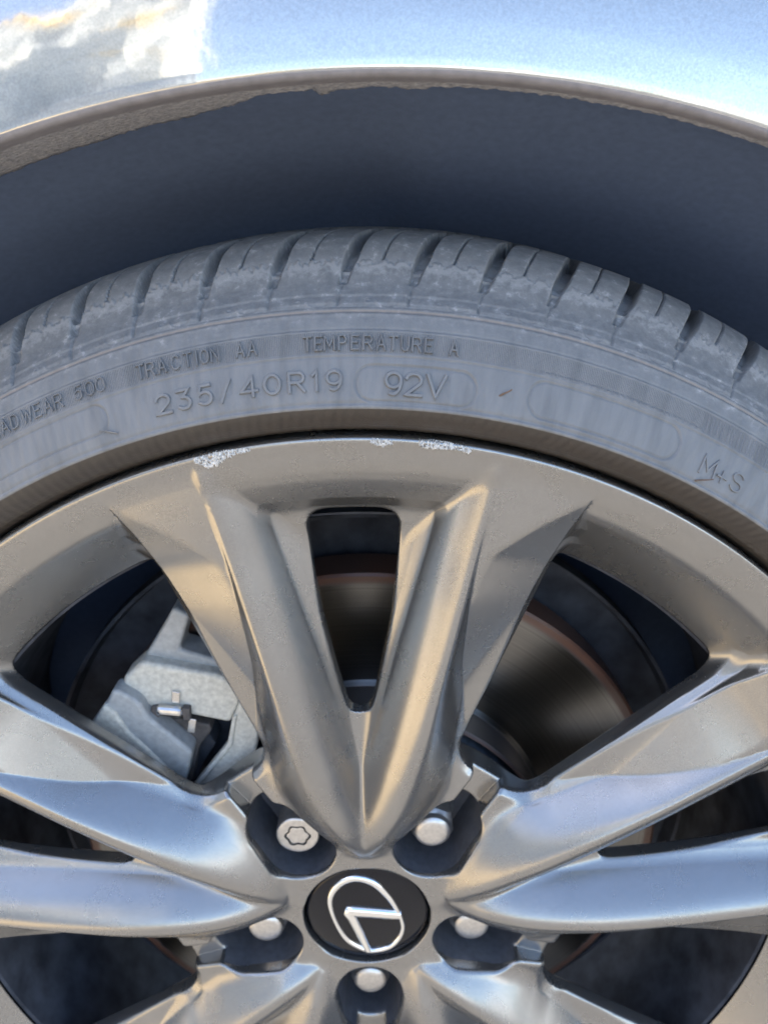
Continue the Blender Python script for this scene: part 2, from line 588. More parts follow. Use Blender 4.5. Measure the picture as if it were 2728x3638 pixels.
dr, dy = np.gradient(R0, S), np.gradient(Y0, S)
ln_ = np.hypot(dr, dy)
NR, NY = dy / ln_, -dr / ln_                 # outward normal in (r, y)
TH = np.r_[np.arange(-180, -47, 0.8), np.arange(-47, 42, 0.085), np.arange(42, 180.01, 0.8)]
TH[-1] = 180
RR, TT = np.meshgrid(R0, TH)
SS = np.broadcast_to(S, RR.shape)
vis = (SS < s_vis + 45).astype(float)
sh = np.zeros_like(RR)
PITCH = 4.78
kk = np.round((TT - 0.40) / PITCH)
u0 = TT - 0.40 - PITCH * kk
off = pchip([296, 304, 311, 318, 326.6, 328.5, 329.6], [0.02, 0, -0.38, -0.80, -1.70, -2.6, -3.8])(RR) * vis
DEG = np.pi / 180
# lateral groove: main channel
def wrap(u):
    return (u + PITCH / 2) % PITCH - PITCH / 2
ug = wrap(TT - 0.40 - off) * DEG * RR           # mm from groove axis
gw = 1.65 + 0.85 * sstep(309, 320, RR)
end = sstep(308.6, 310.8, RR)
depth = (2.0 + 4.4 * sstep(311, 322, RR)) * end
g_in = 1 - sstep(gw - 0.55, gw + 0.35, np.abs(ug))
tread_on = ((SS > ts[20]) & (SS < ts[36])).astype(float)
sh -= depth * g_in * tread_on
# tie bar low in each groove
sh += depth * 0.35 * g_in * tread_on * np.exp(-((RR - 314.2) / 0.45) ** 2)
# mould edge line running on below the groove + stepped block panels
ul = wrap(TT - 0.40 - off - 0.22 * (RR > 309)) * DEG * RR
line_on = sstep(302.6, 303.2, RR) * (1 - sstep(312, 314, RR))
sh -= 0.95 * np.exp(-(ul / 0.42) ** 2) * line_on
blk = sstep(302.9, 303.4, RR) * (1 - sstep(309, 313, RR)) * (SS < s_vis)
sh += 0.45 * blk * (0.5 - np.clip(wrap(TT - 0.40 - off - 2.39) / PITCH + 0.5, 0, 1))
sh += 0.30 * sstep(302.9, 303.4, RR) * (SS < s_vis)
sh += 0.35 * sstep(305.4, 305.9, RR) * (SS < s_vis) * (1 - 0.6 * sstep(311, 317, RR))
# ragged step where the tread face is worn away above the shoulder
rag = 0.9 * np.sin(TT * 5.3) + 0.7 * np.sin(TT * 13.1 + 1.3) + 0.5 * np.sin(TT * 29.7 + .4) + 0.35 * np.sin(TT * 61.0)
sh -= 0.55 * sstep(316.6, 317.2, RR + rag * 0.8) * (SS < s_vis + 30) - 0.55 * (SS >= s_vis) * 0
# sipes
so = off + 1.78
us = wrap(TT - 0.40 - so - 0.85) * DEG * RR
us = wrap(TT - (0.40 + 2.61 - 0.80 * 1.0) - (off + 0.80)) * DEG * RR
sh -= 2.6 * sstep(317.4, 318.4, RR) * (1 - sstep(0.22, 0.48, np.abs(us))) * tread_on
# small moulded dots and crescents on every shoulder block
ud = wrap(TT - 3.12) * DEG * RR
rd = np.hypot(ud, (SS - np.interp(317.9, R0[:len(R0) // 2], S[:len(R0) // 2])))
sh += 0.35 * np.exp(-((rd - 0.85) / 0.28) ** 2) - 0.25 * np.exp(-(rd / 0.6) ** 2)
uc = wrap(TT - 1.75) * DEG * RR
sc_ = SS - np.interp(314.6, R0[:len(R0) // 2], S[:len(R0) // 2])
rc = np.hypot(uc, sc_ * 1.6)
sh += 0.28 * np.exp(-((rc - 4.2) / 0.35) ** 2) * (sc_ < 0.4) * vis
# sidewall rings
front = (SS < ts[24]).astype(float)
def ring(r, a, wd):
    return a * np.exp(-((RR - r) / wd) ** 2) * front
sh += ring(286.3, -0.30, 0.30) + ring(287.0, 0.22, 0.35) + ring(294.6, 0.28, 0.35) + ring(295.3, -0.25, 0.3)
sh += ring(300.9, -0.45, 0.40) + ring(299.9, 0.22, 0.5) + ring(302.3, -0.25, 0.3)
sh += ring(271.2, -0.18, 0.35) + ring(262.3, 0.10, 0.25)
# extra fine ring right of the pills (a toothed double line)
rt = (TT < -14) & (TT > -26.6)
sh += 0.32 * rt * (np.sin(TT * 2 * np.pi / 0.52) > -0.2) * np.exp(-((RR - 287.9) / 0.42) ** 4) * front
sh += rt * ring(288.7, -0.25, 0.25)
co = sstep(-26.2, -26.8, TT) * sstep(-38, -37.5, TT)
sh += 0.22 * co * np.sin(TT * 2 * np.pi / 0.46) * sstep(287.6, 288.0, RR) * (1 - sstep(293.6, 294.0, RR)) * front
sh += 0.3 * np.exp(-((np.hypot((TT + 25.2) * DEG * 291 * 0.6, RR - 291.2) - 2.6) / 0.3) ** 2) * (TT < -25.2) * front
# lozenge outlines on the sidewall
def pill(t0, t1, r0, r1, bias):
    tc, rc_ = (t0 + t1) / 2, (r0 + r1) / 2
    u = (TT - tc) * DEG * rc_
    v = RR - rc_
    R_ = (r1 - r0) / 2
    hl = abs(t1 - t0) / 2 * DEG * rc_ - R_
    d = np.hypot(np.maximum(np.abs(u) - hl, 0), v) - R_
    global sh
    sh += front * (-0.55 * np.exp(-(d / 0.34) ** 2) + 0.16 * np.exp(-((d - 0.7) / 0.4) ** 2)
                   + bias * (1 - sstep(-0.4, 0.2, d)))
pill(-0.85, -9.60, 272.0, 283.6, -0.18)
pill(-13.43, -25.45, 273.3, 285.4, -0.20)
pill(17.69, 33.0, 275.6, 285.4, -0.15)
# worn irregularity
low = (np.sin(TT * 3.1) * np.sin(RR * 0.21) + np.sin(TT * 7.7 + RR * .4)) * 0.06
sh += low * front
Rf = RR + NR * sh
Yf = np.broadcast_to(Y0, RR.shape) + NY * sh
ang = TT * DEG
V = np.stack([-Rf * np.sin(ang), Yf, Rf * np.cos(ang)], -1).reshape(-1, 3) / 1000
nt_, ns_ = RR.shape
I = np.arange(nt_ * ns_).reshape(nt_, ns_)
I[-1] = I[0]
F = np.stack([I[:-1, :-1].ravel(), I[:-1, 1:].ravel(), I[1:, 1:].ravel(), I[1:, :-1].ravel()], -1)
tyre = mesh_np('tyre', V, F, M_RUBBER, car)
tyre.rotation_euler.y = -math.radians(PHI)

# ---- raised characters on the sidewall: stroke polylines in a 1-high box
def arc(cx, cy, rx, ry, a0, a1, n=14):
    return [(cx + rx * math.cos(math.radians(a0 + (a1 - a0) * i / n)), cy + ry * math.sin(math.radians(a0 + (a1 - a0) * i / n))) for i in range(n + 1)]


GL = {
    '2': (.80, [arc(.40, .70, .38, .30, 165, -35, 12) + [(.02, 0), (.80, 0)]]),
    '3': (.72, [[(.05, 1), (.66, 1), (.34, .62)] + arc(.35, .31, .36, .31, 90, -140, 14)]),
    '5': (.74, [[(.66, 1), (.14, 1), (.08, .55)] + arc(.34, .33, .38, .33, 130, -140, 14)]),
    '/': (.55, [[(0, -.05), (.55, 1.05)]]),
    '4': (.85, [[(.62, 0), (.62, 1), (0, .28), (.85, .28)]]),
    '0': (.84, [arc(.42, .5, .42, .5, 90, 450, 26)]),
    '8': (.84, [arc(.42, .5, .42, .5, 90, 450, 26)]),
    'R': (.80, [[(0, 0), (0, 1), (.5, 1)] + arc(.5, .74, .28, .26, 90, -90, 8) + [(0, .48)], [(.42, .48), (.80, 0)]]),
    '1': (.25, [[(0, .82), (.2, 1), (.2, 0)]]),
    '9': (.80, [arc(.40, .66, .38, .34, -20, 340, 22), arc(.38, .60, .40, .60, 5, -110, 12)]),
    'V': (.90, [[(0, 1), (.45, 0), (.9, 1)]]),
    'M': (.95, [[(0, 0), (.05, 1), (.47, .25), (.90, 1), (.95, 0)]]),
    '+': (.60, [[(0, .32), (.6, .32)], [(.3, .02), (.3, .62)]]),
    'S': (.78, [arc(.39, .75, .34, .25, 20, 250, 12) + arc(.39, .26, .37, .26, 80, -160, 14)]),
    'T': (.70, [[(0, 1), (.7, 1)], [(.35, 1), (.35, 0)]]),
    'E': (.62, [[(.62, 1), (0, 1), (0, 0), (.62, 0)], [(0, .52), (.5, .52)]]),
    'P': (.66, [[(0, 0), (0, 1), (.4, 1)] + arc(.4, .74, .27, .26, 90, -90, 8) + [(0, .48)]]),
    'A': (.76, [[(0, 0), (.38, 1), (.76, 0)], [(.14, .34), (.62, .34)]]),
    'U': (.68, [[(0, 1), (0, .34)] + arc(.34, .34, .34, .34, 180, 360, 12) + [(.68, 1)]]),
    'C': (.72, [arc(.40, .5, .40, .5, 45, 315, 20)]),
    'I': (.10, [[(.05, 0), (.05, 1)]]),
    'O': (.80, [arc(.40, .5, .40, .5, 90, 450, 24)]),
    'N': (.74, [[(0, 0), (0, 1), (.74, 0), (.74, 1)]]),
    'D': (.74, [[(0, 0), (0, 1), (.3, 1)] + arc(.3, .5, .44, .5, 90, -90, 14) + [(0, 0)]]),
    'W': (1.0, [[(0, 1), (.25, 0), (.5, .8), (.75, 0), (1, 1)]]),
}
half = len(R0) // 2
iv = (S > ts[12]) & (S < ts[26])
def side_y(r):
    return float(np.interp(r, R0[iv], Y0[iv]))


def letter(ch, th_c, r_c, hgt, sw, rise=0.55, tilt=0.0, wscale=1.0):
    wd, strokes = GL[ch]
    V, F = [], []
    for st in strokes:
        P = [np.array(((a - wd / 2) * hgt * wscale, (b - 0.5) * hgt)) for a, b in st]
        closed = np.linalg.norm(P[0] - P[-1]) < 1e-6
        Q = [P[0]]
        for a, b in zip(P[:-1], P[1:]):
            k = max(1, int(np.linalg.norm(b - a) / 1.2))
            for i in range(1, k + 1):
                Q.append(a + (b - a) * i / k)
        if closed:
            Q = Q[:-1]
        n_ = len(Q)
        base = len(V)
        for i in range(n_):
            a = Q[(i - 1) % n_] if (closed or i > 0) else Q[i]
            b = Q[(i + 1) % n_] if (closed or i < n_ - 1) else Q[i]
            d1 = Q[i] - a
            d2 = b - Q[i]
            d1 = d1 / (np.linalg.norm(d1) or 1)
            d2 = d2 / (np.linalg.norm(d2) or 1)
            d = d1 + d2
            d = d / (np.linalg.norm(d) or 1)
            nn = np.array((-d[1], d[0]))
            c = max(0.55, abs(np.dot(nn, np.array((-d2[1], d2[0])))) if np.linalg.norm(d2) > 0 else 1)
            ext = 0.0
            if not closed and i == 0:
                ext = -sw * 0.35
            if not closed and i == n_ - 1:
                ext = sw * 0.35
            for o_, h_ in ((-0.5, -0.30), (-0.46, 0.35 * rise), (-0.30, rise), (0.0, rise * 1.06), (0.30, rise), (0.46, 0.35 * rise), (0.5, -0.30)):
                q = Q[i] + nn * o_ * sw / c + d * ext
                r = r_c + q[1]
                th = th_c - math.degrees(q[0] / r_c) + tilt * q[1]
                y = side_y(r) - h_ + (0.0 if ch else 0)
                V.append(at(r + h_ * 0.5, th, y - h_ * 0.35))
        rng_ = n_ if closed else n_ - 1
        for i in range(rng_):
            i2 = (i + 1) % n_
            for j in range(6):
                F.append((base + i * 7 + j, base + i2 * 7 + j, base + i2 * 7 + j + 1, base + i * 7 + j + 1))
        if not closed:
            F.append(tuple(base + j for j in range(7)))
            F.append(tuple(base + (n_ - 1) * 7 + j for j in reversed(range(7))))
    o = mesh_np('letter', V, F, M_RUBBER, tyre)
    flat_by_angle(o, 50)
    return o


for ch, th in zip('235/40R19', (13.3, 11.72, 10.12, 8.6, 6.85, 5.15, 3.38, 2.05, 0.68)):
    letter(ch, th, 278.8, 6.0, 1.35, 0.55, wscale=1.08)
for ch, th in zip('92V', (-3.59, -5.05, -6.68)):
    letter(ch, th, 277.9, 6.9, 1.4, 0.6, wscale=1.0)
for ch, th in zip('M+S', (-28.22, -29.5, -30.83)):
    letter(ch, th, 278.0, 6.2, 0.85, 0.42)
for ch, th in zip('TEMPERATUREA', (2.49, 1.74, 0.96, 0.06, -0.81, -1.70, -2.63, -3.47, -4.30, -5.10, -5.93, -7.71)):
    letter(ch, th, 290.8, 4.3, 0.82, 0.60, wscale=0.86)
for ch, th in zip('TRACTIONAA', (14.5, 13.75, 12.88, 11.9, 11.0, 10.35, 9.78, 9.02, 7.22, 6.36)):
    letter(ch, th, 291.1, 4.3, 0.78, 0.55, wscale=0.86)
for ch, th in zip('500', (19.35, 18.45, 17.6)):
    letter(ch, th, 291.2, 4.4, 0.68, 0.45, wscale=.9)
for ch, th in zip('TREADWEAR', (28.15, 27.3, 26.45, 25.55, 24.65, 23.6, 22.72, 21.85, 20.98)):
    letter(ch, th, 291.2, 4.4, 0.68, 0.45, wscale=.9)

# ---- little rubber hairs left by the mould
def hair(P, rad, m_, parent):
    V, F = [], []
    k = 7
    for i, q in enumerate(P):
        q = np.array(q)
        a = np.array(P[max(0, i - 1)])
        b = np.array(P[min(len(P) - 1, i + 1)])
        d = Vector(b - a).normalized()
        e1 = d.orthogonal().normalized()
        e2 = d.cross(e1)
        rr_ = rad * (1 - 0.45 * i / (len(P) - 1))
        for j in range(k):
            t = 2 * math.pi * j / k
            V.append(tuple(Vector(q) + e1 * rr_ * math.cos(t) + e2 * rr_ * math.sin(t)))
    for i in range(len(P) - 1):
        for j in range(k):
            F.append((i * k + j, i * k + (j + 1) % k, (i + 1) * k + (j + 1) % k, (i + 1) * k + j))
    F.append(tuple(range(k)))
    F.append(tuple((len(P) - 1) * k + j for j in reversed(range(k))))
    return mesh_np('mould_hair', V, F, m_, parent)


hair([at(277.6, -11.3, side_y(277.6) + .4), at(278.8, -11.55, side_y(278.8) - 0.9), at(280.0, -11.85, side_y(280) - 2.2), at(281.0, -12.05, side_y(281) - 3.0)], 0.00042, M_HAIR, tyre)
hair([at(271.6, -27.6, side_y(271.6) - .4), at(272.8, -27.95, side_y(272.6) - 0.9), at(274.2, -28.5, side_y(274) - 1.3), at(275.0, -28.8, side_y(275) - 1.5)], 0.00036, M_HAIR, tyre)
hair([at(273.9, 17.2, side_y(273.9)), at(274.9, 17.5, side_y(274.9) - .6), at(276.4, 18.1, side_y(276.4) - .9), at(276.9, 18.5, side_y(277) - .9)], 0.00042, M_RUBBER, tyre)

# ------------------------------------------------------------------ alloy rim: barrel (the part), then five spokes cast in one shape
def lathe(name, prof, m_, parent, n_=180, th0=-180, th1=180, smooth=True, crease=30):
    closed = abs(th1 - th0) >= 359.9
    V = []
    cnt = n_ if closed else n_ + 1
    for i in range(cnt):
        th = th0 + (th1 - th0) * i / n_
        for r, y in prof:
            V.append(at(r, th, y))
    k = len(prof)
    F = []
    for i in range(n_):
        i2 = (i + 1) % cnt
        for j in range(k - 1):
            F.append((i * k + j, i * k + j + 1, i2 * k + j + 1, i2 * k + j))
    o = mesh_np(name, V, F, m_, parent, smooth)
    if crease:
        flat_by_angle(o, crease)
    return o


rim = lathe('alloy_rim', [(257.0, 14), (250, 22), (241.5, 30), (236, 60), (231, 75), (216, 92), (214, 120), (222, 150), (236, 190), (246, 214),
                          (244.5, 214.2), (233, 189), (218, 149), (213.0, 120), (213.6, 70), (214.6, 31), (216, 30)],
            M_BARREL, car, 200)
rim['label'] = 'silver ten spoke alloy rim with kerb scrapes on its flange'
rim.rotation_euler.y = -math.radians(PHI)

Wc = pchip([28, 38, 44, 52, 62, 80, 100, 125, 150, 185, 215, 240, 250, 262],
           [-18, -16.4, -12.9, -9.2, -5.7, -1.9, 0.3, 1.2, 0.8, -1.0, -2.4, -2.2, -1.75, -1.75])
Xc = pchip([28, 38, 60, 80, 100, 115, 150, 200, 235, 262], [0.2, 0.8, 9, 16, 21.5, 25.6, 34.0, 45.6, 53.7, 60])
Gf = pchip([28, 40, 46, 52, 65, 80, 95, 110, 123, 150], [-20, -19.4, -17.8, -16, -15.0, -16.0, -18.5, -22.5, -27, -40])
Ci = pchip([30, 60, 100, 262], [0.4, 0.35, 0.25, 0.25])
Co = pchip([30, 60, 90, 102, 115, 126, 138, 150, 166, 195, 262], [1.0, 0.95, 0.85, 0.70, 0.52, 0.50, 0.48, 0.44, 0.40, 0.42, 0.5])
Do = pchip([30, 60, 90, 102, 115, 126, 138, 150, 166, 262], [8, 9, 8.5, 8, 7.0, 5.6, 4.2, 3.2, 2.5, 1.6])
Eo = pchip([60, 100, 120, 138, 170, 190, 205, 213, 220, 230, 240, 249, 262], [-27, -25.5, -24, -22.8, -19.6, -17.3, -15.8, -14.6, -12.4, -9.0, -5.1, -1.9, 2.5])
Ks = pchip([60, 126, 138, 150, 166, 190, 205, 213, 262], [.46, .48, .52, .54, .53, .48, .43, .41, .40])
Hw = pchip([117, 120.6, 121.2, 122.4, 124.5, 128, 140, 157, 175, 200, 224], [-9, 0.0, 2.2, 4.2, 5.5, 6.6, 9.4, 12.8, 15.9, 18.6, 20.4])
Hh = pchip([28, 44, 50, 60, 75, 97, 120], [-17, -17, -18.2, -20.3, -22.4, -23.4, -24])
Bk = pchip([28, 92, 110, 205, 262], [-52, -52, -29, -29.5, -29.5])


def pocket_d(r, a):
    u = r * np.sin(np.radians(36) - a)
    v = r * np.cos(np.radians(36) - a)
    t = np.clip((v - 54) / 17, 0, 1)
    return np.hypot(u, v - (54 + 17 * t)) - (17.6 - 2.6 * t), u, v


def field(r, th, wv):
    P72 = 2 * np.pi / 5
    a = np.abs((th + P72 / 2) % P72 - P72 / 2)
    x = r * np.sin(a)
    x_s = np.sqrt(x * x + 2.2)
    wc, xc = Wc(r), Xc(r)
    t = x_s - xc
    ti, to = np.maximum(-t, 0), np.maximum(t, 0)
    Rg = wc - ti * ti / (ti * Ci(r) + 14.5) - to * to / (Co(r) * to + Do(r))
    a22 = np.radians(22.0)
    Sf = Eo(r) + Ks(r) * (a22 - a) * r
    Ff = -2.0 - (249 - r) * 0.05
    side = smin(Ff, Sf, 0.9) - 1.7 * np.maximum(0, xc + 0.6 - x)
    tv = np.maximum(0, 250.5 - r)
    Vt = -1.75 - tv * tv / (tv * 0.6 + 25)
    H = smax(smax(smax(Rg, Gf(r), 5.0), Vt, 3.2), side, 0.8)
    q = (a - a22) * r - 0.06 * np.maximum(0, -wv - 9)
    q = smin(q, r - 98.5, 17.0)
    f_sp = smax((wv - H) * 0.82, q, 1.0)
    bev = -1.8 - 0.47 * (249 - r)
    wall = -6.03 - 0.95 * (240 - r)
    lip = -1.8 + (r - 249) * 0.277
    Hr = smin(smin(bev, wall, 1.2), lip, 0.5)
    f_rm = smax((wv - Hr) * 0.8, 206 - r, 1.0)
    kf = np.clip((-wv - 4.0) * 1.0, 0.5, 8.5)
    f = smin(f_sp, f_rm, kf)
    f_hb = smax(wv - Hh(r), q, 4.0)
    f = smin(f, f_hb, np.clip((-wv - 12) * 1.4, 0.6, 13.0))
    # window between the twin spokes
    hw = Hw(r) - 0.05 * np.maximum(0, -wv - 18)
    d_w = smax(np.abs(x) - hw, r - 222.0, 11.0)
    f = smax(f, -d_w, 1.4)
    # nut pocket, its notch, the cap bore
    dp, u, v = pocket_d(r, a)
    f = smax(f, -np.maximum(dp + 0.05 * np.maximum(0, -wv - 20), -45.5 - wv), 1.6)
    dn = np.maximum(np.maximum(np.maximum(np.abs(u) - 7.4, 84.5 - v), v - 106), -26.2 - wv)
    f = smax(f, -dn, 2.4)
    f = smax(f, 32.4 - r, 0.9)
    f = smax(f, r - 257.2, 3.0)
    bk = Bk(r) + 1.0 * sstep(14, 3, np.abs(x) - Hw(r)) * sstep(112, 122, r) * sstep(236, 226, r)
    f = smax(f, bk - wv, 1.2)
    return f


rg = np.r_[np.arange(31.0, 246, 1.0), np.arange(246, 259.01, 0.6)]
NH = 128
tg = np.arange(-NH, NH + 2) * (math.radians(36) / NH)
wg = np.arange(-53.6, 4.0, 0.88)
half_t = np.arange(0, NH + 1) * (math.radians(36) / NH)
A, B, C_ = np.meshgrid(rg, half_t, wg, indexing='ij')
Fh = field(A, B, C_).astype(np.float32)
jj = np.abs(np.arange(-NH, NH + 2))
jj[-1] = NH - 1
G = Fh[:, jj, :]
ins = G < 0
nr_, ntt, nw_ = G.shape
cnt = np.zeros((nr_ - 1, ntt - 1, nw_ - 1), np.int8)
for a in (0, 1):
    for b in (0, 1):
        for c in (0, 1):
            cnt += ins[a:nr_ - 1 + a, b:ntt - 1 + b, c:nw_ - 1 + c]
act = np.argwhere((cnt > 0) & (cnt < 8))
idx = -np.ones(cnt.shape, np.int32)
idx[act[:, 0], act[:, 1], act[:, 2]] = np.arange(len(act))
corn = np.array([(a, b, c) for a in (0, 1) for b in (0, 1) for c in (0, 1)])
val = np.stack([G[act[:, 0] + a, act[:, 1] + b, act[:, 2] + c] for a, b, c in corn], 1).astype(float)
acc = np.zeros((len(act), 3))
num = np.zeros(len(act))
for i in range(8):
    for j in range(i + 1, 8):
        if np.abs(corn[i] - corn[j]).sum() == 1:
            cr = (val[:, i] < 0) != (val[:, j] < 0)
            t = np.where(cr, val[:, i] / np.where(val[:, i] == val[:, j], 1, val[:, i] - val[:, j]), 0)
            acc += np.where(cr[:, None], corn[i] + t[:, None] * (corn[j] - corn[i]), 0)
            num += cr
g_ = acc / num[:, None]
pr = rg[act[:, 0]] + g_[:, 0] * (rg[act[:, 0] + 1] - rg[act[:, 0]])
pt = tg[act[:, 1]] + g_[:, 1] * (tg[1] - tg[0])
pw = wg[act[:, 2]] + g_[:, 2] * (wg[1] - wg[0])


def grad(r, t, w_):
    e = 0.12
    gr = (field(r + e, t, w_) - field(r - e, t, w_)) / (2 * e)
    et = e / r
    gt = (field(r, t + et, w_) - field(r, t - et, w_)) / (2 * e)
    gw_ = (field(r, t, w_ + e) - field(r, t, w_ - e)) / (2 * e)
    return gr, gt, gw_


for it in range(3):
    f0 = field(pr, pt, pw)
    gr, gt, gw_ = grad(pr, pt, pw)
    q2 = np.maximum(gr * gr + gt * gt + gw_ * gw_, 0.15)
    st = np.clip(f0 / q2, -0.6, 0.6)
    pr = pr - st * gr
    pt = pt - st * gt / pr
    pw = pw - st * gw_
gr, gt, gw_ = grad(pr, pt, pw)
sn, cs = np.sin(pt), np.cos(pt)
NV = np.stack([-gr * sn - gt * cs, -gw_, gr * cs - gt * sn], -1)
NV /= np.linalg.norm(NV, axis=1)[:, None] + 1e-9
V = np.stack([-pr * sn, -pw, pr * cs], -1) / 1000
quads = []
for ax in range(3):
    lo = [slice(None)] * 3
    hi = [slice(None)] * 3
    lo[ax], hi[ax] = slice(0, -1), slice(1, None)
    ch = np.argwhere(ins[tuple(lo)] != ins[tuple(hi)])
    b, c = [k for k in range(3) if k != ax]
    ok = (ch[:, b] >= 1) & (ch[:, c] >= 1) & (ch[:, b] <= cnt.shape[b] - 1) & (ch[:, c] <= cnt.shape[c] - 1)
    ch = ch[ok]
    q = []
    for db, dc in ((-1, -1), (0, -1), (0, 0), (-1, 0)):
        k = ch.copy()
        k[:, b] += db
        k[:, c] += dc
        q.append(idx[k[:, 0], k[:, 1], k[:, 2]])
    quads.append(np.stack(q, -1))
Q = np.concatenate(quads)
Q = Q[(Q >= 0).all(1)]
fn = np.cross(V[Q[:, 2]] - V[Q[:, 0]], V[Q[:, 3]] - V[Q[:, 1]])
flip = (fn * NV[Q].mean(1)).sum(1) < 0
Q[flip] = Q[flip][:, ::-1]
P72 = 2 * np.pi / 5
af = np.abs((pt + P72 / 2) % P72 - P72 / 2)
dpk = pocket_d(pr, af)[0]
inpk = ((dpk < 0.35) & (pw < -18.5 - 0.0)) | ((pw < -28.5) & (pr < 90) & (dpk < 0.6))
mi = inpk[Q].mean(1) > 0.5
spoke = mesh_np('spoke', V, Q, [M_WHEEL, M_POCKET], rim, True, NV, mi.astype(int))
for k in range(1, 5):
    c = spoke.copy()
    link(c, rim)
    c.rotation_euler.y = -math.radians(72 * k)

# ---- hub back plate closing the middle behind the pockets
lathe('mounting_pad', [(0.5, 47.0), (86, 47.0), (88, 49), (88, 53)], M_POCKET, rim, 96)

# ---- wheel nuts
def nut_mesh(name):
    V, F = [], []
    n_ = 48
    def hexr(t, rin):
        q = (t + math.pi / 6) % (math.pi / 3) - math.pi / 6
        return rin / math.cos(q)
    rows = [(0.0, 0.0), (4.0, 0.05), (6.6, 0.25), (8.0, 0.75), (8.9, 1.7), (9.25, 3.0), (9.35, 4.6), ('h', 5.2, 9.6), ('h', 6.6, 10.4), ('h', 18, 10.4), (11.8, 18.6), (12.6, 22.5)]
    for rw in rows:
        for i in range(n_):
            t = 2 * math.pi * i / n_
            if rw[0] == 'h':
                r = min(hexr(t, rw[2]), 11.75)
                h = rw[1] + max(0, (hexr(t, 10.4) - 10.9)) * 0.9 * (1 if rw[1] < 7 else 0)
            else:
                r, h = rw
            V.append((r * math.cos(t) / 1000, h / 1000, r * math.sin(t) / 1000))
    for a in range(len(rows) - 1):
        for i in range(n_):
            i2 = (i + 1) % n_
            F.append((a * n_ + i, a * n_ + i2, (a + 1) * n_ + i2, (a + 1) * n_ + i))
    o = mesh_np(name, V, F, M_NUT, rim)
    flat_by_angle(o, 28)
    return o


first = None
for k, th in enumerate((108, 180, 252, 324)):
    if first is None:
        nut = first = nut_mesh('lug_nut')
    else:
        nut = first.copy()
        link(nut, rim)
    nut.location = at(57.15, th, 23.7)
    nut.rotation_euler.y = math.radians((11, 4, 27, 19)[k] - th)

# locking nut: round head with a wavy key groove
V, F = [], []
n_ = 132
key = [0.0, 1.5, 3.0, 4.0, 4.7, 5.0, 5.15, 5.45, 5.75, 6.05, 6.2, 6.5, 7.2, 8.5, 9.6, 10.1, 10.5, 10.75, 10.8, 10.8, 10.8]
for q, r0 in enumerate(key):
    for i in range(n_):
        t = 2 * math.pi * i / n_
        wav = 1 + (0.09 * math.cos(6 * t) + 0.03 * math.cos(3 * t + 1.2)) * (1 if 2.0 < r0 < 8 else 0)
        h = 0.0
        if 5.1 < r0 < 6.1:
            h = 1.6
        elif r0 < 5.1 and r0 > 4.9:
            h = 0.12
        if r0 >= 9.6:
            h = {9.6: 0.0, 10.1: 0.1, 10.5: 0.4, 10.75: 0.9, 10.8: 1.4}[r0]
            if q == len(key) - 2:
                h = 14
            if q == len(key) - 1:
                h = 22
        V.append((r0 * wav * math.cos(t) / 1000, h / 1000, r0 * wav * math.sin(t) / 1000))
mi = []
for a in range(len(key) - 1):
    for i in range(n_):
        i2 = (i + 1) % n_
        F.append((a * n_ + i, a * n_ + i2, (a + 1) * n_ + i2, (a + 1) * n_ + i))
        mi.append(1 if 6 <= a <= 9 else 0)
lock = mesh_np('lug_nut', V, F, [M_NUT, M_NUTDK], rim, midx=mi)
flat_by_angle(lock, 30)
lock.location = at(57.15, 36, 23.7)
lock['label'] = 'locking wheel nut with a wavy key groove in its round face'

# ---- kerb scrapes: torn bare metal on the flange edge
def rimw(r):
    return float(np.interp(r, [246, 249, 252, 254.3, 255.4, 256.2, 256.8, 257.1, 257.2], [-3.2, -1.85, -1.0, -0.45, -0.55, -1.0, -1.8, -2.6, -3.6]))


def scrape(outline, seed):
    """outline: list of (theta, r_in, r_out) along the flange"""
    th_ = [q[0] for q in outline]
    fi, fo = pchip(th_[::-1], [q[1] for q in outline][::-1]), pchip(th_[::-1], [q[2] for q in outline][::-1])
    n1, n2 = int(abs(th_[0] - th_[-1]) / 0.045), 26
    V = []
    for i in range(n1 + 1):
        th = th_[0] + (th_[-1] - th_[0]) * i / n1
        ed = mnoise.fractal(Vector((th * 9.0, seed, 0)), 0.6, 2.2, 4) * 0.55 + mnoise.noise(Vector((th * 3.1, seed, 4))) * 0.5
        r0, r1 = float(fi(th)) + ed * min(1, (float(fo(th)) - float(fi(th))) / 2) - 0.55, float(fo(th)) + 0.25
        for j in range(n2 + 1):
            t = j / n2
            r = r0 + (r1 - r0) * t
            edge = min(1, min(t, 1 - t) * 7, min(i, n1 - i) / 5) * (1 if mnoise.noise(Vector((th * 6.5, r * 0.8, seed + 7))) > -0.34 else 0.1)
            nz = mnoise.ridged_multi_fractal(Vector((th * 7 + r * 0.9, r * 2.2 - th * 2.5, seed)), 0.7, 2.2, 4, 0.9, 2.0) * 0.7 + 0.8 * abs(math.sin(th * 17 + r * 1.3 + mnoise.noise(Vector((th * 4, r, seed))) * 2))
            h = -0.14 + (0.22 + 0.34 * nz) * edge
            V.append(at(r + (h * 0.5 if r > 255.5 else 0), th, -rimw(r) - h))
    I = np.arange((n1 + 1) * (n2 + 1)).reshape(n1 + 1, n2 + 1)
    F = np.stack([I[:-1, :-1].ravel(), I[:-1, 1:].ravel(), I[1:, 1:].ravel(), I[1:, :-1].ravel()], -1)
    o = mesh_np('scrape', V, F, M_BARE, rim, smooth=False)
    return o


